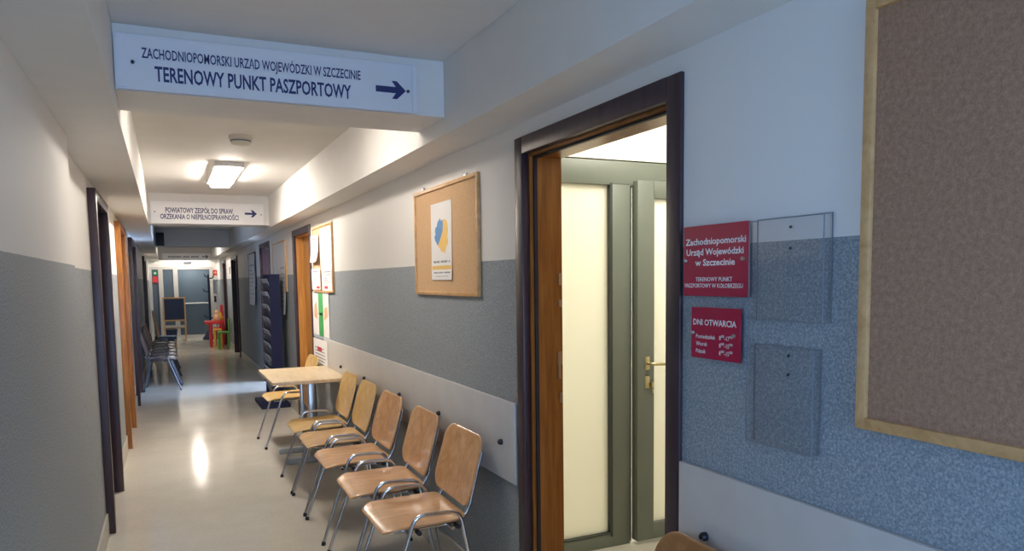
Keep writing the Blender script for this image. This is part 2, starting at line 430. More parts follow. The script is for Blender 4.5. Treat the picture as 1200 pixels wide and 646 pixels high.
# ------------------------------------------------------------ corridor doors
def door(n, side, y0, y1, top, xf, frame, lining, leafm, cas=.065, depth=.16, recess=.10, prot=.012, leaf=True, extra=None, stripe=None):
    """y0..y1 is the clear hole in the wall, xf the wall face, side +1 right, -1 left"""
    s = side
    d = thing('door_%d' % n, None, None, (xf, (y0+y1)/2, 0), kind='structure')
    X = lambda t: xf+s*t           # t>0 goes into the wall
    b = MB()
    z1 = top+cas-.01
    b.bbox(X(-prot), y0-cas+.01, 0, X(.02), y0+.012, z1, .004); b.bbox(X(-prot), y1-.012, 0, X(.02), y1+cas-.01, z1, .004)
    b.bbox(X(-prot+.0006), y0+.0115, top-.012, X(.02), y1-.0115, z1, .002)
    obj('casing', b, frame, d)
    b = MB()
    b.box(X(.02), y0, 0, X(depth+.005), y0+.022, top); b.box(X(.02), y1-.022, 0, X(depth+.005), y1, top); b.box(X(.02), y0+.022, top-.022, X(depth+.005), y1-.022, top)
    obj('door_lining', b, lining, d)
    if leaf:
        b = MB(); b.bbox(X(recess), y0+.025, .008, X(recess+.04), y1-.025, top-.025, .003)
        lf = obj('door_leaf', b, leafm, d)
        yy = y0+.09 if extra is None else extra
        b = MB(); b.tube([(X(recess+.002), yy, 1.03), (X(recess-.045), yy, 1.03), (X(recess-.05), yy+.01, 1.03), (X(recess-.05), yy+.11, 1.03)], .008, 8)
        b.bbox(X(recess), yy-.02, .93, X(recess-.006), yy+.02, 1.09, .003)
        obj('door_handle', b, M['steel'], lf)
    return d
d1 = door(1, 1, 1.745, 2.715, 2.03, XR, M['dframe'], M['lining'], None, leaf=False)
b = MB(); b.box(XR+.035, 2.684, 0, XR+.05, 2.6925, 2.0); b.box(XR+.035, 1.7675, 0, XR+.05, 1.776, 2.0); b.box(XR+.035, 1.767, 1.999, XR+.05, 2.693, 2.0075); obj('door_seal', b, M['seal'], d1)
b = MB()
b.box(XR+.148, 2.6895, 1.49, XR+.160, 2.6925, 1.54); b.box(XR+.148, 2.6895, 1.40, XR+.160, 2.6925, 1.43)
b.box(XR+.140, 2.6895, 1.16, XR+.160, 2.6925, 1.215); b.box(XR+.143, 2.6895, 1.10, XR+.155, 2.6925, 1.16); b.box(XR+.148, 2.6895, 1.0, XR+.160, 2.6925, 1.04)
obj('strike_plate', b, M['steel'], d1)
# the leaf of door_1, swung open into the vestibule, flat against its near side
b = MB(); b.bbox(XR+TH+.02, 1.71, .008, XR+TH+.93, 1.75, 2.0, .003); lf = obj('door_leaf', b, M['lining'], d1)
b = MB(); b.tube([(XR+TH+.85, 1.71, 1.03), (XR+TH+.85, 1.665, 1.03), (XR+TH+.74, 1.66, 1.03)], .008, 8); obj('door_handle', b, M['steel'], lf)
door(2, 1, 7.56, 8.58, 2.03, XR, M['dframe'], M['leaforange'], M['leaforange'])
door(3, 1, 10.75, 11.80, 2.03, XR, M['dframe'], M['dframe'], None, leaf=False)
door(4, 1, 15.75, 17.0, 2.0, XR, M['dframe'], M['dframe'], M['leafbrown'], prot=.03)
door(5, 1, 18.85, 19.75, 2.0, XR, M['dframe'], M['dframe'], M['leafbrown'])
door(12, -1, .10, 1.25, 2.03, XLN, M['dframe'], M['dframe'], None, leaf=False)  # added doorway out of view, lets the left daylight in
door(7, -1, 5.07, 6.03, 2.03, XL, M['dframe'], M['dframe'], M['leafbrown'], prot=.046, depth=.16, recess=.03)
door(8, -1, 7.62, 8.68, 2.03, XL, M['lining'], M['lining'], M['leafbrown'], prot=.046, recess=.03)
door(9, -1, 10.25, 11.45, 2.03, XL, M['dframe'], M['dframe'], M['leafbrown'], prot=.046, recess=.03)
door(10, -1, 16.2, 17.2, 2.0, XL, M['dframe'], M['dframe'], M['leafbrown'], prot=.046, recess=.03)

# end wall door set
d = thing('door_11', None, None, (.5, Y1-.03, 0), kind='structure')
b = MB()
b.box(-.39, Y1-.06, 1.89, 1.2, Y1, 1.96); b.box(-.39, Y1-.06, 0, 1.2, Y1, .09)
for x0, x1 in ((-.39, -.32), (-.16, -.05), (.205, .32), (1.125, 1.2)): b.box(x0, Y1-.06, .09, x1, Y1, 1.89)
obj('door_frame', b, M['offwhite'], d)
b = MB(); b.box(-.32, Y1-.03, .09, -.16, Y1-.01, 1.89); b.box(-.05, Y1-.03, .09, .205, Y1-.01, 1.89); obj('side_glass', b, M['glass_dark'], d)
b = MB(); b.bbox(.325, Y1-.045, .10, 1.12, Y1-.005, 1.885, .003); lf = obj('door_leaf', b, M['doorblue'], d)
b = MB(); b.tube([(.35, Y1-.09, .96), (1.10, Y1-.09, .96)], .018, 8); b.box(.35, Y1-.09, .945, .38, Y1-.04, .975); b.box(1.07, Y1-.09, .945, 1.10, Y1-.04, .975)
obj('push_bar', b, M['casing_white'], lf)

# ------------------------------------------------------------ ceiling things
def lamp(x, y, on, label, m=None, hl=.62):
    t = thing('ceiling_lamp', label, 'lamp', (x, y, ZC), 'ceiling lamps of the corridor')
    b = MB(); b.bbox(x-.115, y-hl, ZC-.04, x+.115, y+hl, ZC, .004); obj('lamp_housing', b, M['casing_white'], t)
    b = MB(); b.bbox(x-.085, y-hl+.04, ZC-.072, x+.085, y+hl-.04, ZC-.038, .008); obj('lamp_diffuser', b, (m or M['lamp']) if on else M['lamp_off'], t)
lamp(.52, 3.86, True, 'added short white box lamp, out of view behind the nearest beam', M['lamp_added'], .44)  # added fill lamp, brightens the right wall and the chairs
lamp(.52, 7.12, True, 'lit white box lamp on the ceiling behind the first hanging sign')
lamp(.52, 12.2, False, 'unlit white box lamp on the dim ceiling behind the second sign')
lamp(.52, 17.8, True, 'lit white box lamp on the far ceiling, hidden behind the plain beam', M['lamp_far'])
lamp(.52, 21.7, True, 'lit white box lamp on the ceiling in front of the end door', M['lamp_far'])
t = thing('smoke_detector', 'round ivory smoke detector on the ceiling in front of the lit lamp', 'smoke detector', (.505, 5.35, ZC))
b = MB(); b.lathe([(.076, 0), (.076, -.022), (.072, -.026)][::-1], (.505, 5.35, ZC)); obj('mounting_base', b, M['smoke'], t)
b = MB(); b.lathe([(.035, -.062), (.058, -.056), (.066, -.046), (.066, -.024)], (.505, 5.35, ZC)); obj('sensor_head', b, M['smoke'], t)
b = MB(); b.lathe([(.0672, -.041), (.0678, -.039), (.0678, -.033), (.0665, -.031)], (.505, 5.35, ZC)); obj('vent_ring', b, M['ink'], t)

def arrow_pts(x0, x1, zc, sh, hd):
    hx = x1-hd*1.35
    return [(x0, zc-sh), (hx+.006, zc-sh), (hx-hd*.32, zc-hd), (hx+hd*.30, zc-hd), (x1, zc), (hx+hd*.30, zc+hd), (hx-hd*.32, zc+hd), (hx+.006, zc+sh), (x0, zc+sh)]
def beam_sign(y, x0, x1, z0, z1, lines, arr, plate, label, ink, bolts, off=.02, border=True):
    t = thing('direction_sign', label, 'sign', ((x0+x1)/2, y, z0), 'direction signs on the ceiling beams')
    yf = y-off
    b = MB(); b.bbox(x0, yf-.005, z0, x1, yf, z1, .001, 1); obj('sign_plate', b, plate, t)
    if border:
        b = MB(); b.box(x0+.006, yf-.012, z0+.006, x0+.032, yf-.005, z1-.006); b.box(x1-.022, yf-.012, z0+.006, x1-.002, yf-.005, z1-.006); b.box(x0+.03, yf-.0058, z1-.010, x1-.02, yf-.005, z1-.004)
        obj('sign_edge_strip', b, M['signplate'], t)
    b = MB()
    for (s, xa, xb, zb, cap, bold) in lines:
        if s is None:              # a line too far away to read: word shapes only
            n = 23
            for i in range(n):
                if i not in (10, 16): b.box(xa+(xb-xa)*i/n, yf-.0061, zb+cap*.12*(i % 4 == 1), xa+(xb-xa)*(i+.62)/n, yf-.0052, zb+cap*(1-.15*(i % 3 == 2)))
        else: text_mb(b, s, xb-xa, cap, lambda u, v, w, xa=xa, zb=zb: (xa+u, yf-.0055-w, zb+v), bold)
    obj('lettering', b, ink, t)
    b = MB(); b.prism(arrow_pts(*arr), lambda u, v, w: (u, yf-.0055-w*.0006, v)); obj('arrow', b, ink, t)
    for (bx, bz) in bolts:
        b = MB(); b.lathe([(.0001, -.010), (.0055, -.009), (.0065, -.006), (.0065, 0)], (bx, yf-.004, bz), 'Y', 12); b.tube([(bx, yf, bz), (bx, y, bz)], .004, 8)
        obj('bolt', b, M['black'], t)
beam_sign(3.05, -.126, .990, 2.213, 2.409,
          [('ZACHODNIOPOMORSKI URZĄD WOJEWÓDZKI W SZCZECINIE', -.038, .754, 2.328, .037, .015), ('TERENOWY PUNKT PASZPORTOWY', .002, .714, 2.250, .054, .022)],
          (.815, .942, 2.301, .0125, .036), M['signplate'], 'pale blue sign with two lines and an arrow on the nearest beam, passport point', M['letter_blue'], [(-.068, 2.309), (.951, 2.3)])
beam_sign(8.97, -.108, 1.060, 2.169, 2.407,
          [('POWIATOWY ZESPÓŁ DO SPRAW', .040, .730, 2.287, .058, .02), ('ORZEKANIA O NIEPEŁNOSPRAWNOŚCI', -.014, .785, 2.219, .056, .02)],
          (.855, .985, 2.294, .012, .040), M['signplate_white'], 'white sign with two lines of blue lettering on the second beam, above the table', M['letter_blue'], [(-.065, 2.295), (1.03, 2.285)], border=False)
beam_sign(20.82, -.035, 1.150, 2.10, 2.275,
          [(None, .10, .82, 2.165, .045, .01)], (.90, 1.05, 2.19, .012, .045), M['signplate_white'],
          'small white sign with one line of grey lettering on the farthest beam', M['ink'], [], border=False)
t = thing('wall_speaker', 'small black box hung on the left end of the dim beam', 'speaker box', (-.04, 14.9, 2.19))
b = MB(); b.bbox(-.11, 14.78, 2.19, .02, 14.9, 2.43, .006); obj('speaker_case', b, M['navy'], t)
b = MB(); b.bbox(-.095, 14.772, 2.21, .005, 14.781, 2.41, .003); obj('speaker_grille', b, M['black'], t)

# ------------------------------------------------------------ boards, posters and plaques on the right wall
def RW(off): return lambda y0, z0: (lambda u, v, w: (XR-off-w, y0-u, z0+v))
def board(name, label, y0, y1, z0, z1, fw, corkm, framem, th=.018, surface='cork_surface'):
    t = thing(name, label, 'notice board', (XR, (y0+y1)/2, z0))
    X1 = XR-th
    b = MB(); b.box(XR-th*.55, y0+.004, z0+.004, XR-.0005, y1-.004, z1-.004); obj(surface, b, corkm, t)
    b = MB(); b.bbox(X1, y0, z0, XR-.0005, y0+fw, z1, .003); b.bbox(X1, y1-fw, z0, XR-.0005, y1, z1, .003)
    b.bbox(X1, y0+fw-.002, z0, XR-.0005, y1-fw+.002, z0+fw, .003); b.bbox(X1, y0+fw-.002, z1-fw, XR-.0005, y1-fw+.002, z1, .003)
    obj('board_frame', b, framem, t); return t
board('cork_board', 'large bare cork board with a pale wood frame at the right edge', -.42, 1.090, 1.196, 2.070, .024, M['cork'], M['frame_pine'], .02)
t = board('cork_board', 'small cork board with one poster, above the row of chairs', 3.16, 4.11, 1.437, 2.010, .020, M['cork_light'], M['frame_pine'])
b = MB()
for y in (3.32, 3.95):
    b = MB(); b.bbox(XR-.012, y-.015, 2.008, XR-.006, y+.015, 2.026, .001); obj('hanging_clip', b, M['steel'], t)

def sheet(name, label, y0, y1, z0, z1, off, cat, group, draw=None, th=.0006, m='paper', mats=(), curl=.0):
    """paper sheet on the right wall; draw(b, Y, Z) adds coloured areas as material slots"""
    b = MB(); nz = 8; vs = []; 
    for w in (0, 1):
        for i in range(nz+1):
            f = i/nz; z = z0+(z1-z0)*f; c = curl*(1-f)**3
            for y in (y0, y1): vs.append((XR-off-w*th-(c if y == y0 else c*.4), y, z))
    m_ = 2*(nz+1); fs = []
    for i in range(nz):
        a = 2*i; fs += [(a, a+1, a+3, a+2), (m_+a, m_+a+2, m_+a+3, m_+a+1), (a, a+2, m_+a+2, m_+a), (a+1, m_+a+1, m_+a+3, a+3)]
    fs += [(0, m_, m_+1, 1), (m_-2, m_-1, 2*m_-1, 2*m_-2)]
    b.add(vs, fs, 0)
    if draw:
        W_, H_ = y1-y0, z1-z0
        def F(mi, pts, lift=1):
            c0 = curl
            fn = lambda u, v, w: (XR-off-th-.0003*lift-w*.0002-(curl*(1-v)**3*(.4+.6*u)), y1-u*W_, z0+v*H_)
            b.prism(pts, fn, mi)
        def T(mi, s, u0, u1, v, cap, bold=.01):
            text_mb(b, s, (u1-u0)*W_, cap*H_, lambda u, vv, w: (XR-off-th-.0006-w*.3-curl*(1-v)**3*.8, y1-u0*W_-u, z0+v*H_+vv), bold, mi)
        draw(F, T)
    o = obj(name, b, [M[m]]+[M[x] for x in mats]); tag(o, label, cat, group); return o
def rect(u0, v0, u1, v1): return [(u0, v0), (u1, v0), (u1, v1), (u0, v1)]
def poster_main(F, T):
    bl = [(.20, .52), (.34, .445), (.42, .50), (.50, .56), (.58, .63), (.60, .72), (.58, .775), (.50, .76), (.44, .80), (.40, .77), (.34, .76), (.30, .70), (.22, .68), (.20, .63), (.23, .60), (.17, .57)]
    ye = [(.34, .445), (.46, .40), (.50, .37), (.68, .345), (.74, .42), (.84, .47), (.80, .55), (.83, .64), (.80, .73), (.72, .77), (.60, .775), (.60, .70), (.58, .63), (.50, .56), (.42, .50)]
    F(1, bl); F(2, ye)
    F(2, rect(.03, .135, .97, .185)); 
    for n, u0, u1, v, h in ((15, .10, .92, .222, .026), (22, .12, .94, .084, .020)):      # lines too small to read
        for i in range(n):
            if i not in (6, 13): F(3, rect(u0+(u1-u0)*i/n, v+.004*(i % 3 == 0), u0+(u1-u0)*(i+.7)/n, v+h))
    F(3, rect(.2, .045, .85, .050))
sheet('poster', 'white poster with a blue and yellow map shape pinned on small cork board', 3.51, 3.825, 1.518, 1.920, .0115, 'poster', None, poster_main, mats=('pblue', 'pyellow', 'ink'), curl=.006)

def plaque(label, y0, y1, z0, z1, lines, bolts):
    t = thing('wall_plaque', label, 'plaque', (XR, (y0+y1)/2, z0), 'crimson plaques beside the doorway')
    b = MB(); b.bbox(XR-.016, y0, z0, XR-.012, y1, z1, .0008, 1); obj('plaque_panel', b, M['red'], t)
    b = MB()
    for (s, ya, yb, zb, cap, bold) in lines:
        text_mb(b, s, ya-yb, cap, lambda u, v, w, ya=ya, zb=zb: (XR-.0162-w*.3, ya-u, zb+v), bold)
    obj('lettering', b, M['letter_white'], t)
    for (y, z) in bolts:
        b = MB(); b.lathe([(.0001, -.0215), (.0045, -.0205), (.0055, -.018), (.0055, 0)], (XR, y, z), 'X', 14); obj('bolt', b, M['steel'], t)
plaque('upper crimson plaque with four lines of white lettering beside the doorway', 1.415, 1.668, 1.466, 1.655,
       [('Zachodniopomorski', 1.659, 1.424, 1.604, .0175, .02), ('Urząd Wojewódzki', 1.655, 1.432, 1.576, .0175, .02), ('w Szczecinie', 1.618, 1.463, 1.548, .0175, .02),
        ('TERENOWY PUNKT', 1.616, 1.472, 1.506, .0115, .008), ('PASZPORTOWY W KOŁOBRZEGU', 1.661, 1.433, 1.489, .0115, .008)],
       [(1.658, 1.562), (1.434, 1.562)])
plaque('smaller lower crimson plaque listing opening days and hours', 1.441, 1.633, 1.298, 1.436,
       [('DNI OTWARCIA', 1.624, 1.455, 1.388, .0165, .014),
        ('Poniedziałek', 1.612, 1.534, 1.352, .0115, .006), ('8⁰⁰-17⁰⁰', 1.519, 1.468, 1.352, .0115, .006),
        ('Wtorek', 1.612, 1.566, 1.332, .0115, .006), ('8⁰⁰-15⁰⁰', 1.519, 1.468, 1.332, .0115, .006),
        ('Piątek', 1.612, 1.572, 1.312, .0115, .006), ('8⁰⁰-15⁰⁰', 1.519, 1.468, 1.312, .0115, .006)],
       [(1.624, 1.366), (1.463, 1.366)])

def holder(label, y0, y1, z0, z1, screws, dep=.028):
    t = thing('leaflet_holder', label, 'leaflet holder', (XR, (y0+y1)/2, z0), 'clear leaflet holders on the right wall')
    g = .0025; xb = XR-.003; xf = XR-dep
    b = MB(); b.box(xb-g, y0, z0, xb, y1, z1); obj('back_panel', b, [M['acrylic']], t)
    b = MB()
    b.box(xf-g, y0, z0, xf, y1, z1-.004); b.box(xf, y0, z0, xb-g, y0+g, z1-.004); b.box(xf, y1-g, z0, xb-g, y1, z1-.004); b.box(xf, y0+g, z0, xb-g, y1-g, z0+g)
    obj('front_pocket', b, M['acrylic'], t)
    e = .0011; b = MB()
    b.box(xf-g-e*.2, y1-e, z0, xf, y1+e*.3, z1-.004); b.box(xf-g-e*.2, y0-e*.3, z0, xf, y0+e, z1-.004); b.box(xb-g, y0-e*.3, z0, xb, y0+e, z1); b.box(xb-g, y1-e, z0, xb, y1+e*.3, z1)
    b.box(xf-g-e*.2, y0, z0-e*.3, xf, y1, z0+e); b.box(xb-g, y0, z1-e, xb, y1, z1+e*.2); b.box(xf-g, y0, z1-.004-e, xf, y1, z1-.004)
    b.box(xf, y0-e*.3, z1-.004-e, xb, y0+e, z1-.004); b.box(xf, y1-e, z1-.004-e, xb, y1+e*.3, z1-.004); b.box(xf-g-.0003, y0+.02, z0+.07, xf-g, y1-.02, z0+.0708)
    obj('polished_edges', b, M['acrylic_edge'], t)
    for (y, z) in screws:
        b = MB(); b.lathe([(.0001, -.0085), (.003, -.0078), (.0037, -.006), (.0037, -.0056)], (XR, y, z), 'X', 12); obj('screw', b, M['black'], t)
holder('upper clear acrylic leaflet holder, empty, right of the large crimson plaque', 1.172, 1.398, 1.412, 1.655, [(1.290, 1.631), (1.290, 1.582)])
holder('lower clear acrylic leaflet holder, empty, nearer the floor below the other', 1.195, 1.402, 1.110, 1.352, [(1.290, 1.330), (1.290, 1.285)])

# board with many papers beyond the chairs
t = board('notice_board', 'white notice board full of papers beyond the chairs beside the orange door', 6.44, 7.36, 1.415, 2.03, .018, M['cork_light'], M['frame_pine'])
G = 'papers around the notice board beyond the chairs'
def lines_draw(seed, n=7, red=None, head=True):
    def f(F, T):
        rnd = random.Random(seed)
        if head: F(1, rect(.12, .84, .88, .88))
        for i in range(n):
            v = .74-i*.085
            F(1, rect(.12, v, .55+.35*rnd.random(), v+.022))
        if red: F(2, rect(*red))
    return f
sheet('notice_sheet', 'large white sheet at upper right of the notice board with papers', 6.47, 6.98, 1.62, 2.0, .0115, 'paper', G, lines_draw(1, 3, None, False), mats=('pgrey',))
sheet('notice_sheet', 'white sheet with a red mark low on the notice board with papers', 6.50, 6.94, 1.425, 1.63, .0125, 'paper', G, lines_draw(2, 5, (.25, .12, .6, .24)), mats=('ink', 'pred'))
sheet('notice_sheet', 'white sheet hanging over the left edge of the notice board, by the orange door', 7.02, 7.42, 1.70, 1.955, .020, 'paper', G, lines_draw(3, 5), mats=('ink',), curl=.03)
sheet('notice_sheet', 'white sheet at lower left of the notice board just above the green poster', 6.98, 7.42, 1.44, 1.64, .020, 'paper', G, lines_draw(4, 4, (.55, .05, .9, .16)), mats=('ink', 'pred'))
def green_draw(F, T):
    F(4, rect(.55, .02, .98, .98)) if False else None
    F(1, rect(.38, .05, .66, .97)); F(2, [(.10, .45), (.28, .40), (.30, .60), (.24, .78), (.12, .70)]); F(2, [(.72, .40), (.92, .50), (.90, .70), (.74, .66)]); F(3, rect(.02, .0, .98, .06)); F(4, rect(.42, .5, .62, .54))
sheet('poster', 'white poster with a tall green stripe below the notice board with papers', 6.70, 7.50, .975, 1.42, .006, 'poster', None, green_draw, mats=('pgreen', 'porange', 'pgrey', 'paper'))
sheet('poster', 'white sheet with a red logo on the wall under the green poster', 6.78, 7.46, .62, .968, .018, 'poster', None, lines_draw(5, 6, (.30, .66, .62, .78), False), mats=('ink', 'pred'))
# far notice board with papers hanging below it
t = board('notice_board', 'notice board with pale frame between orange door and brochure stand', 9.15, 10.30, 1.40, 2.02, .018, M['paper'], M['frame_pine'], surface='board_surface')
sheet('notice_sheet', 'long white sheets hanging from the board behind the brochure stand', 9.18, 9.62, 1.12, 1.78, .020, 'paper', None, lines_draw(6, 8), mats=('pgrey',), curl=.02)
t = board('notice_board', 'dim notice board on the blue wall before the farthest chairs, right side', 12.42, 13.5, 1.42, 2.0, .018, M['paper'], M['dframe'], surface='board_surface')
sheet('notice_sheet', 'long sheets hanging from the dim notice board on the right wall', 12.5, 13.4, 1.14, 1.9, .020, 'paper', None, lines_draw(8, 8), mats=('pgrey',), curl=.02)
# papers on the bright far wall strip
sheet('notice_sheet', 'small dark printed notice on the bright far strip of right wall', 17.6, 17.9, 1.70, 1.86, .002, 'notice', None, None, m='ink')
sheet('notice_sheet', 'narrow grey notice below a dark one on the bright far wall strip', 17.95, 18.1, 1.45, 1.65, .002, 'notice', None, None, m='pgrey')

# left wall notices
def lsheet(name, label, y0, y1, z0, z1, m, cat='notice', th=.004):
    b = MB(); b.bbox(XL, y0, z0, XL+th, y1, z1, .001, 1); o = obj(name, b, M[m]); tag(o, label, cat)
lsheet('wall_sign', 'upper small black sign on left wall between dark and orange doors', 6.60, 6.80, 1.60, 1.67, 'ink', 'sign')
lsheet('wall_sign', 'lower small black sign on left wall between dark and orange doors', 6.60, 6.80, 1.49, 1.56, 'ink', 'sign')
lsheet('notice_sheet', 'white sheet below two small black signs on the left wall', 6.62, 6.86, 1.22, 1.46, 'paper')
t = thing('notice_board', 'narrow framed board on the left wall past the orange door', 'notice board', (XL, 9.4, 1.2))
b = MB(); b.box(XL, 9.02, 1.22, XL+.008, 9.78, 1.83); obj('board_surface', b, M['paper'], t)
b = MB(); b.bbox(XL, 9.0, 1.2, XL+.016, 9.02, 1.85, .002); b.bbox(XL, 9.78, 1.2, XL+.016, 9.8, 1.85, .002); b.bbox(XL, 9.018, 1.2, XL+.016, 9.782, 1.22, .002); b.bbox(XL, 9.018, 1.83, XL+.016, 9.782, 1.85, .002)
obj('board_frame', b, M['frame_pine'], t)
t = thing('wall_socket', 'white socket low on the left wall before the row of dark chairs', 'socket', (XL, 9.75, .25))
b = MB(); b.bbox(XL, 9.70, .22, XL+.012, 9.79, .31, .003); obj('socket_plate', b, M['casing_white'], t)
b = MB(); b.lathe([(.022, .0), (.022, .013)], (XL, 9.745, .265), 'X', 12); obj('socket_insert', b, M['pgrey'], t)

# ------------------------------------------------------------ chairs
def smooth_path(pts, r=.03, n=5):
    P = [Vector(p) for p in pts]; out = [P[0]]
    for i in range(1, len(P)-1):
        a = (P[i-1]-P[i]); c = (P[i+1]-P[i]); rr = min(r, a.length*.48, c.length*.48)
        s = P[i]+a.normalized()*rr; e = P[i]+c.normalized()*rr
        for k in range(n+1):
            t_ = k/n; out.append(s*(1-t_)**2+P[i]*2*t_*(1-t_)+e*t_**2)
    out.append(P[-1]); return out
def rr_outline(w, h, r, n=6, waist=0):
    pts = []
    for cx, cy, a0 in ((w/2-r, h/2-r, 0), (-w/2+r, h/2-r, 90), (-w/2+r, -h/2+r, 180), (w/2-r, -h/2+r, 270)):
        for k in range(n+1):
            a = math.radians(a0+90*k/n); pts.append((cx+r*math.cos(a), cy+r*math.sin(a)))
    return pts
def shell(outline, fn, th, rings=5):
    """curved plywood: outline filled by concentric rings, fn(u,v)->(point, normal)"""
    b = MB(); n = len(outline); V = []; 
    sc = [1-(i/rings)**1.3*1.0 for i in range(rings)]+[0.0]
    sc = [1.0, .985, .93, .75, .5, .25]
    for side in (1, -1):
        for j, s in enumerate(sc):
            k = .5 if j > 0 else .32
            for (u, v) in outline:
                p, nn = fn(u*s, v*s); V.append(p+nn*(side*th*k))
        p, nn = fn(0, 0); V.append(p+nn*(side*th*.5))
    m = len(sc)*n+1; fs = []
    for sd in (0, 1):
        o = sd*m
        for j in range(len(sc)-1):
            for i in range(n):
                q = (o+j*n+i, o+j*n+(i+1) % n, o+(j+1)*n+(i+1) % n, o+(j+1)*n+i); fs.append(q if sd == 0 else q[::-1])
        for i in range(n):
            q = (o+(len(sc)-1)*n+i, o+(len(sc)-1)*n+(i+1) % n, o+m-1); fs.append(q if sd == 0 else q[::-1])
    for i in range(n): fs.append((i, m+i, m+(i+1) % n, (i+1) % n))
    b.add(V, fs, 0, True); return b
def make_chair(woodm, label, group, backm=None, tubem=None):
    tubem = tubem or M['chrome']      # front looks towards -X, origin on the floor
    t = thing('stacking_chair', label, 'chair', (0, 0, 0), group)
    def seat_fn(u, v):
        x = u+.008; z = .452
        dip = -.010*math.cos(v/.23*PI/2)*(1 if abs(x) < .2 else 1)
        f = max(0, (-x-.10)/.105); z -= .034*f*f
        bk = max(0, (x-.08)/.12); z += .012*bk*bk
        nx = .034*2*f/.105*-1 if f > 0 else 0
        return Vector((x, v, z+dip)), Vector((nx*.8, 0, 1)).normalized()
    s = shell(rr_outline(.385, .455, .06, 7), seat_fn, .011)
    obj('seat', s, woodm, t)
    def back_fn(u, v):       # u across (y), v up
        f = v/.16; x = .252+.27*v+.014*(1-(u/.21)**2)-.007; z = .652+v
        return Vector((x-.008, u*(1+.0*f), z)), Vector((-1, -u*.6, .27)).normalized()
    out = []
    for (u, v) in rr_outline(.475, .315, .075, 7):
        k = 1-.06*(v/.15) if v > 0 else 1-.02*(v/.15)**2
        out.append((u*k, v))
    obj('backrest', shell(out, back_fn, .011), backm or woodm, t)
    for sgn in (-1, 1):
        y = sgn*.238
        b = MB(); b.tube(smooth_path([(-.228, sgn*.255, .004), (-.052, y, .505), (.155, y, .497), (.245, sgn*.255, .004)], .05, 7), .0095, 10)
        lf = obj('leg_frame', b, tubem, t)
        for xx in (-.228, .245):
            b = MB(); b.tube([(xx, sgn*.255, .0), (xx*.985, sgn*.2545, .022)], [.013, .0115], 10); obj('plastic_glide', b, M['black'], lf)
        for xx, zz in ((-.035, .423), (.145, .427)):
            b = MB(); b.tube([(xx, sgn*.200, zz), (xx, sgn*.243, zz+.002)], .0115, 8); obj('stacking_bumper', b, M['black'], lf)
        b = MB(); ys = sgn*.172
        b.tube(smooth_path([(-.13, ys, .425), (.178, ys, .425), (.222, ys, .48), (.291, ys, .735)], .055, 7), .0095, 10)
        obj('back_tube', b, tubem, t)
    for xx in (-.08, .12):
        b = MB(); b.tube([(xx, -.238, .424), (xx, .238, .424)], .008, 8); obj('cross_rail', b, tubem, t)
    return t
R = 'plywood stacking chairs along the right wall'
row = [
 (3.235, 'beech', 0.0, 'nearest brown plywood chair of the row left of the open doorway'),
 (3.82, 'beech', -.02, 'second brown plywood chair of the row, counting from the doorway'),
 (4.48, 'beech', .01, 'third brown plywood chair of the row, with the reddish backrest'),
 (5.07, 'beech_mid', -.01, 'fourth chair of the row, tan seat and pale yellow grained backrest'),
 (5.63, 'beech_pale', 0, 'honey yellow chair right beside the table, nearest its front edge'),
 (7.20, 'beech_pale', .03, 'yellow plywood chair on the far side of the small table'),
 (1.465, 'beech_dark', 0.0, 'deep brown chair back poking up right of the doorway, at the bottom edge'),
]
protos = {}
for (y, m, rz, lab) in row:
    if m not in protos:
        backm = M['beech_pale'] if m == 'beech_mid' else None
        o = protos[m] = make_chair(M[m], lab, R, backm)
    else: o = copy_tree(protos[m])
    o.location = (.98, y, 0); o.rotation_euler = (0, 0, rz); o['label'] = lab
G2 = 'dark stacking chairs along the left wall'
first = None
names = ['nearest', 'second', 'third', 'fourth', 'fifth', 'farthest']
for i in range(6):
    lab = '%s dark seated steel chair of the row on the left wall' % names[i]
    if first is None: o = first = make_chair(M['darkseat'], lab, G2, M['darkback'], M['darksteel'])
    else: o = copy_tree(first)
    o.location = (-.085+.01*(i % 3), 11.72+.60*i, 0); o.rotation_euler = (0, 0, PI+(.04 if i % 2 else -.03)); o['label'] = lab

# blue armchair with a light wooden frame beyond the dark chairs
t = thing('wooden_chair', 'blue upholstered chair with light wooden frame behind the dark chairs', 'chair', (-.06, 16.2, 0))
b = MB(); b.bbox(-.24, 16.0, .40, .16, 16.45, .47, .015); obj('seat', b, M['blueuph'], t)
b = MB()
b.prism([(-.20, .45), (-.15, .45), (-.235, .97), (-.27, .97)], lambda u, v, w: (u, 16.03+.39*w, v)); obj('backrest', b, M['blueuph'], t)
for y in (16.0, 16.43):
    b = MB(); b.prism([(-.27, 0), (-.235, 0), (-.14, .46), (-.225, .98), (-.262, .98), (-.185, .46)], lambda u, v, w, y=y: (u, y+.025*w, v)); obj('back_post', b, M['frame_pine'], t)
    b = MB(); b.box(.12, y, 0, .15, y+.025, .42); obj('leg', b, M['frame_pine'], t)

# ------------------------------------------------------------ table
t = thing('side_table', 'small pale wood table against the right wall at the end of the chairs', 'table', (1.01, 6.37, 0))
b = MB(); b.bbox(.712, 5.90, .715, 1.305, 6.87, .742, .003); obj('tabletop', b, M['tabletop'], t)
for y in (6.28, 6.70):
    b = MB(); b.bbox(1.04, y-.03, .05, 1.09, y+.03, .70, .004); b.bbox(.80, y-.025, .685, 1.27, y+.025, .714, .003); obj('leg', b, M['steel'], t)
    b = MB(); b.bbox(.84, y-.035, .0, 1.26, y+.035, .05, .012); obj('foot', b, M['pgrey'], t)
b = MB(); b.box(1.055, 6.31, .45, 1.075, 6.67, .62); obj('modesty_rail', b, M['leaforange'], t)

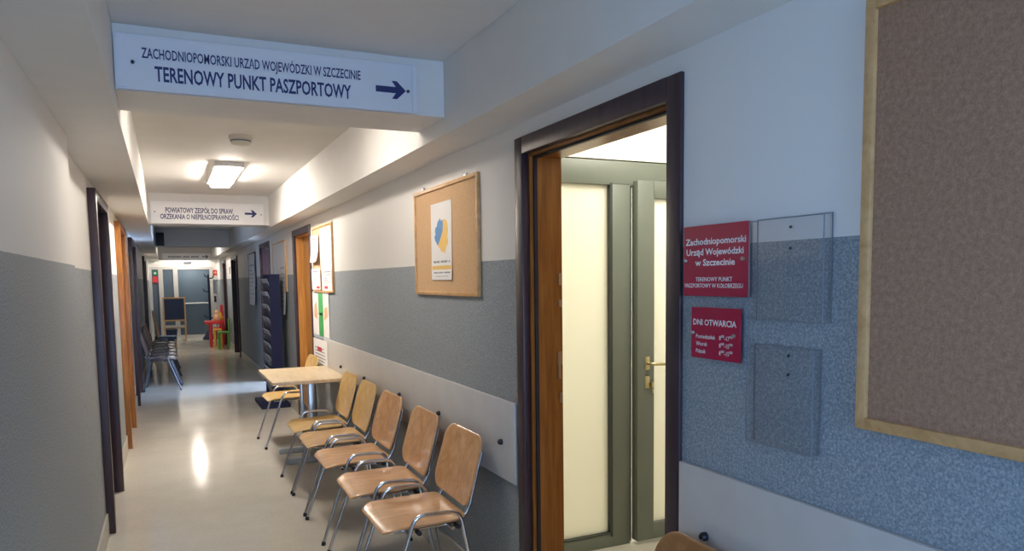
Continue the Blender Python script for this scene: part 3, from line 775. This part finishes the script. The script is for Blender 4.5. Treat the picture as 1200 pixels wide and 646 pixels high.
# ------------------------------------------------------------ brochure stand
t = thing('brochure_stand', 'tall dark blue brochure stand with slanted pockets on the right wall', 'brochure stand', (1.2, 9.5, 0))
b = MB(); b.prism([(1.11, .04), (1.24, .04), (1.24, 1.61), (1.12, 1.61)], lambda u, v, w: (u, 9.20+.022*w, v)); b.prism([(1.11, .04), (1.24, .04), (1.24, 1.61), (1.12, 1.61)], lambda u, v, w: (u, 9.83+.022*w, v))
obj('side_panel', b, M['rackblue'], t)
b = MB(); b.box(1.225, 9.222, .04, 1.24, 9.83, 1.61); obj('back_panel', b, M['rackblue'], t)
b = MB(); b.bbox(.97, 9.16, 0, 1.31, 9.89, .045, .008); obj('base', b, M['rackblue'], t)
for k in range(9):
    z = .18+k*.155
    b = MB(); b.prism([(1.098, z+.085), (1.104, z+.085), (1.15, z-.04), (1.225, z-.04), (1.225, z-.052), (1.144, z-.052)], lambda u, v, w: (u, 9.225+.60*w, v)); obj('pocket', b, M['navy'], t)
for k in range(9):
    for j in range(3):
        z = .18+k*.155; y0 = 9.235+j*.2
        b = MB(); b.prism([(1.092, z+.135), (1.098, z+.137), (1.160, z-.035), (1.154, z-.037)], lambda u, v, w, y0=y0: (u, y0+.175*w, v))
        tag(obj('brochure', b, M['magazine']), 'grey blue brochure in %s pocket of the blue stand, %s stack' % (['lowest', 'second lowest', 'third lowest', 'fourth lowest', 'middle', 'fourth highest', 'third highest', 'second highest', 'highest'][k], ['near', 'centre', 'far'][j]), 'brochure', 'brochures in the blue stand')

# ------------------------------------------------------------ easel blackboard by the end door
ye = 21.3
t = thing('easel_blackboard', 'wooden easel with a dark blue chalkboard standing before the end door', 'easel', (.17, ye, 0))
b = MB(); b.box(-.06, ye+.005, .56, .42, ye+.02, 1.12); obj('chalkboard', b, M['chalk'], t)
b = MB(); b.bbox(-.085, ye-.01, 1.11, .445, ye+.03, 1.15, .004); b.bbox(-.085, ye-.01, .52, .445, ye+.03, .56, .004); b.bbox(-.085, ye-.01, .33, .445, ye+.03, .365, .004); obj('board_frame', b, M['frame_pine'], t)
for x in (-.09, .42):
    b = MB(); b.prism([(ye-.06, 0), (ye-.025, 0), (ye+.03, 1.15), (ye-.005, 1.15)], lambda u, v, w, x=x: (x+.035*w, u, v)); obj('leg', b, M['frame_pine'], t)
    b = MB(); b.prism([(ye+.40, 0), (ye+.435, 0), (ye+.05, 1.13), (ye+.02, 1.13)], lambda u, v, w, x=x: (x+.035*w, u, v)); obj('leg', b, M['frame_pine'], t)
b = MB(); b.bbox(-.05, ye-.12, .365, .41, ye-.01, .38, .003); b.box(-.05, ye-.125, .365, .41, ye-.115, .42); tray = obj('tray', b, M['offwhite'], t)
t = thing('storage_bin', 'dark blue bin on the floor under the easel', 'bin', (.10, ye+.1, 0))
b = MB(); b.prism([(-.02, 0), (.20, 0), (.23, .28), (-.05, .28)], lambda u, v, w: (u, ye-.0+.22*w, v)); obj('bin_body', b, M['chalk'], t)
b = MB(); b.bbox(-.06, ye-.01, .28, .24, ye+.23, .30, .004); obj('rim', b, M['navy'], t)

# coat stand
xc, yc = 1.045, 21.3
t = thing('coat_stand', 'dark blue coat stand with hooks in front of the end door', 'coat stand', (xc, yc, 0))
b = MB(); b.tube([(xc, yc, .05), (xc, yc, 1.74)], .026, 10); obj('pole', b, M['navy'], t)
b = MB(); b.lathe([(.17, 0), (.17, .04), (.12, .10), (.06, .22), (.03, .26)], (xc-.04, yc, 0)); obj('base', b, M['navy'], t)
for z, dx in ((1.70, -.09), (1.66, .13), (1.31, -.14), (.62, -.14), (.60, .10)):
    b = MB(); b.tube(smooth_path([(xc, yc, z-.03), (xc+dx*.8, yc-.02, z-.02), (xc+dx, yc-.02, z+.05)], .03), .016, 8); obj('hook', b, M['navy'], t)
# white stand
t = thing('measuring_stand', 'tall narrow white stand with a dark slot beside the coat stand', 'stand', (1.2, 20.4, 0))
b = MB(); b.prism([(1.19, 0), (1.235, 0), (1.225, 1.56), (1.195, 1.56)], lambda u, v, w: (u, 20.4+.04*w, v)); obj('column', b, M['casing_white'], t)
b = MB(); b.bbox(1.07, 20.33, .50, 1.185, 20.39, 1.24, .02); obj('body_panel', b, M['casing_white'], t)
b = MB(); b.bbox(1.115, 20.322, 1.02, 1.165, 20.332, 1.18, .004); obj('slot', b, M['black'], t)
b = MB(); b.bbox(1.05, 20.28, 0, 1.28, 20.5, .05, .01); b.box(1.10, 20.35, .05, 1.14, 20.38, .5); obj('base', b, M['casing_white'], t)

# ------------------------------------------------------------ children's furniture
t = thing('kids_table', 'small red plastic table for children at the far right wall', 'table', (1.0, 18.75, 0))
b = MB(); b.bbox(.79, 18.55, .55, 1.20, 19.0, .62, .02, 3); obj('tabletop', b, M['kid_red'], t)
for x in (.92, 1.15):
    for y in (18.58, 18.95):
        b = MB(); b.tube([(x, y, 0), (x, y, .56)], [.026, .034], 10); obj('leg', b, M['kid_red'], t)
t = thing('kids_stool', 'yellow plastic stool in front of the red table', 'stool', (1.02, 18.3, 0))
b = MB(); b.bbox(.955, 18.18, .41, 1.13, 18.40, .455, .018, 3); obj('seat', b, M['kid_yellow'], t)
for x in (.975, 1.11):
    for y in (18.2, 18.38):
        b = MB(); b.prism([(x-.022, 0), (x+.022, 0), (x+.02, .42), (x-.02, .42)], lambda u, v, w, y=y: (u, y-.02+.04*w, v)); obj('leg', b, M['kid_yellow'], t)
t = thing('kids_chair', 'green plastic chair for a child beside the yellow stool', 'chair', (1.15, 17.95, 0))
b = MB(); b.bbox(1.03, 17.82, .37, 1.27, 18.08, .41, .015, 3); obj('seat', b, M['kid_green'], t)
b = MB(); b.bbox(1.255, 17.82, .39, 1.29, 18.08, .70, .014, 3); obj('backrest', b, M['kid_green'], t)
for x in (1.05, 1.25):
    for y in (17.85, 18.05):
        b = MB(); b.tube([(x, y, 0), (x, y, .38)], [.022, .026], 10); obj('leg', b, M['kid_green'], t)
t = thing('kids_chair', 'red plastic chair with a tall back behind the red table', 'chair', (1.16, 19.25, 0))
b = MB(); b.bbox(1.02, 19.12, .40, 1.28, 19.4, .44, .015, 3); obj('seat', b, M['kid_red'], t)
b = MB(); b.prism([(1.17, .42), (1.27, .42), (1.23, .98), (1.18, .98)], lambda u, v, w: (u, 19.12+.28*w, v)); obj('backrest', b, M['kid_red'], t)
for x in (1.05, 1.25):
    for y in (19.15, 19.37):
        b = MB(); b.tube([(x, y, 0), (x, y, .41)], [.022, .026], 10); obj('leg', b, M['kid_red'], t)
b = MB(); b.lathe([(.01, .62), (.07, .63), (.085, .69), (.06, .76), (.045, .78), (.055, .82), (.03, .87), (.005, .88)], (1.07, 18.70, 0), n=14); tag(obj('soft_toy', b, M['porange']), 'reddish toy figure standing on the red table', 'toy')
b = MB(); b.lathe([(.01, .62), (.06, .63), (.07, .68), (.05, .74), (.03, .80), (.005, .82)], (1.15, 18.93, 0), n=14); tag(obj('plastic_toy', b, M['kid_yellow']), 'yellow toy standing at the right end of the red table', 'toy')

# signs on the end wall
def esign(name, label, x0, x1, z0, z1, m, cat='sign', extra=None, em=None):
    t = thing(name, label, cat, ((x0+x1)/2, Y1-.06, z0))
    b = MB(); b.bbox(x0, Y1-.072, z0, x1, Y1-.06, z1, .002, 1); obj('panel', b, M[m], t)
    if extra: b = MB(); b.prism(extra, lambda u, v, w: (u, Y1-.073-w*.001, v)); obj('symbol', b, M[em or 'paper'], t)
esign('exit_sign', 'green sign on the left side panel of the end doors', -.29, -.18, 1.73, 1.85, 'green_sign', extra=[(-.26, 1.77), (-.21, 1.77), (-.21, 1.81), (-.26, 1.81)])
esign('fire_sign', 'dark red sign below the green one by the end doors', -.30, -.17, 1.53, 1.70, 'pred', extra=[(-.26, 1.60), (-.21, 1.60), (-.235, 1.66)], em='kid_red')
t = thing('fire_sign', 'red square sign with pale arrow on the end wall above the coat stand', 'sign', (1.28, Y1, 1.72))
b = MB(); b.bbox(1.215, Y1-.006, 1.72, 1.325, Y1, 1.87, .001, 1); obj('panel', b, M['pred'], t)
b = MB(); b.prism([(1.23, 1.78), (1.275, 1.78), (1.275, 1.75), (1.31, 1.80), (1.275, 1.85), (1.275, 1.81), (1.23, 1.81)], lambda u, v, w: (u, Y1-.0065-w*.0005, v)); obj('symbol', b, M['porange'], t)
t = thing('emergency_light', 'small dark emergency light above the end door', 'light', (.57, Y1, 2.05))
b = MB(); b.bbox(.48, Y1-.05, 2.055, .68, Y1, 2.10, .006); obj('light_case', b, M['ink'], t)
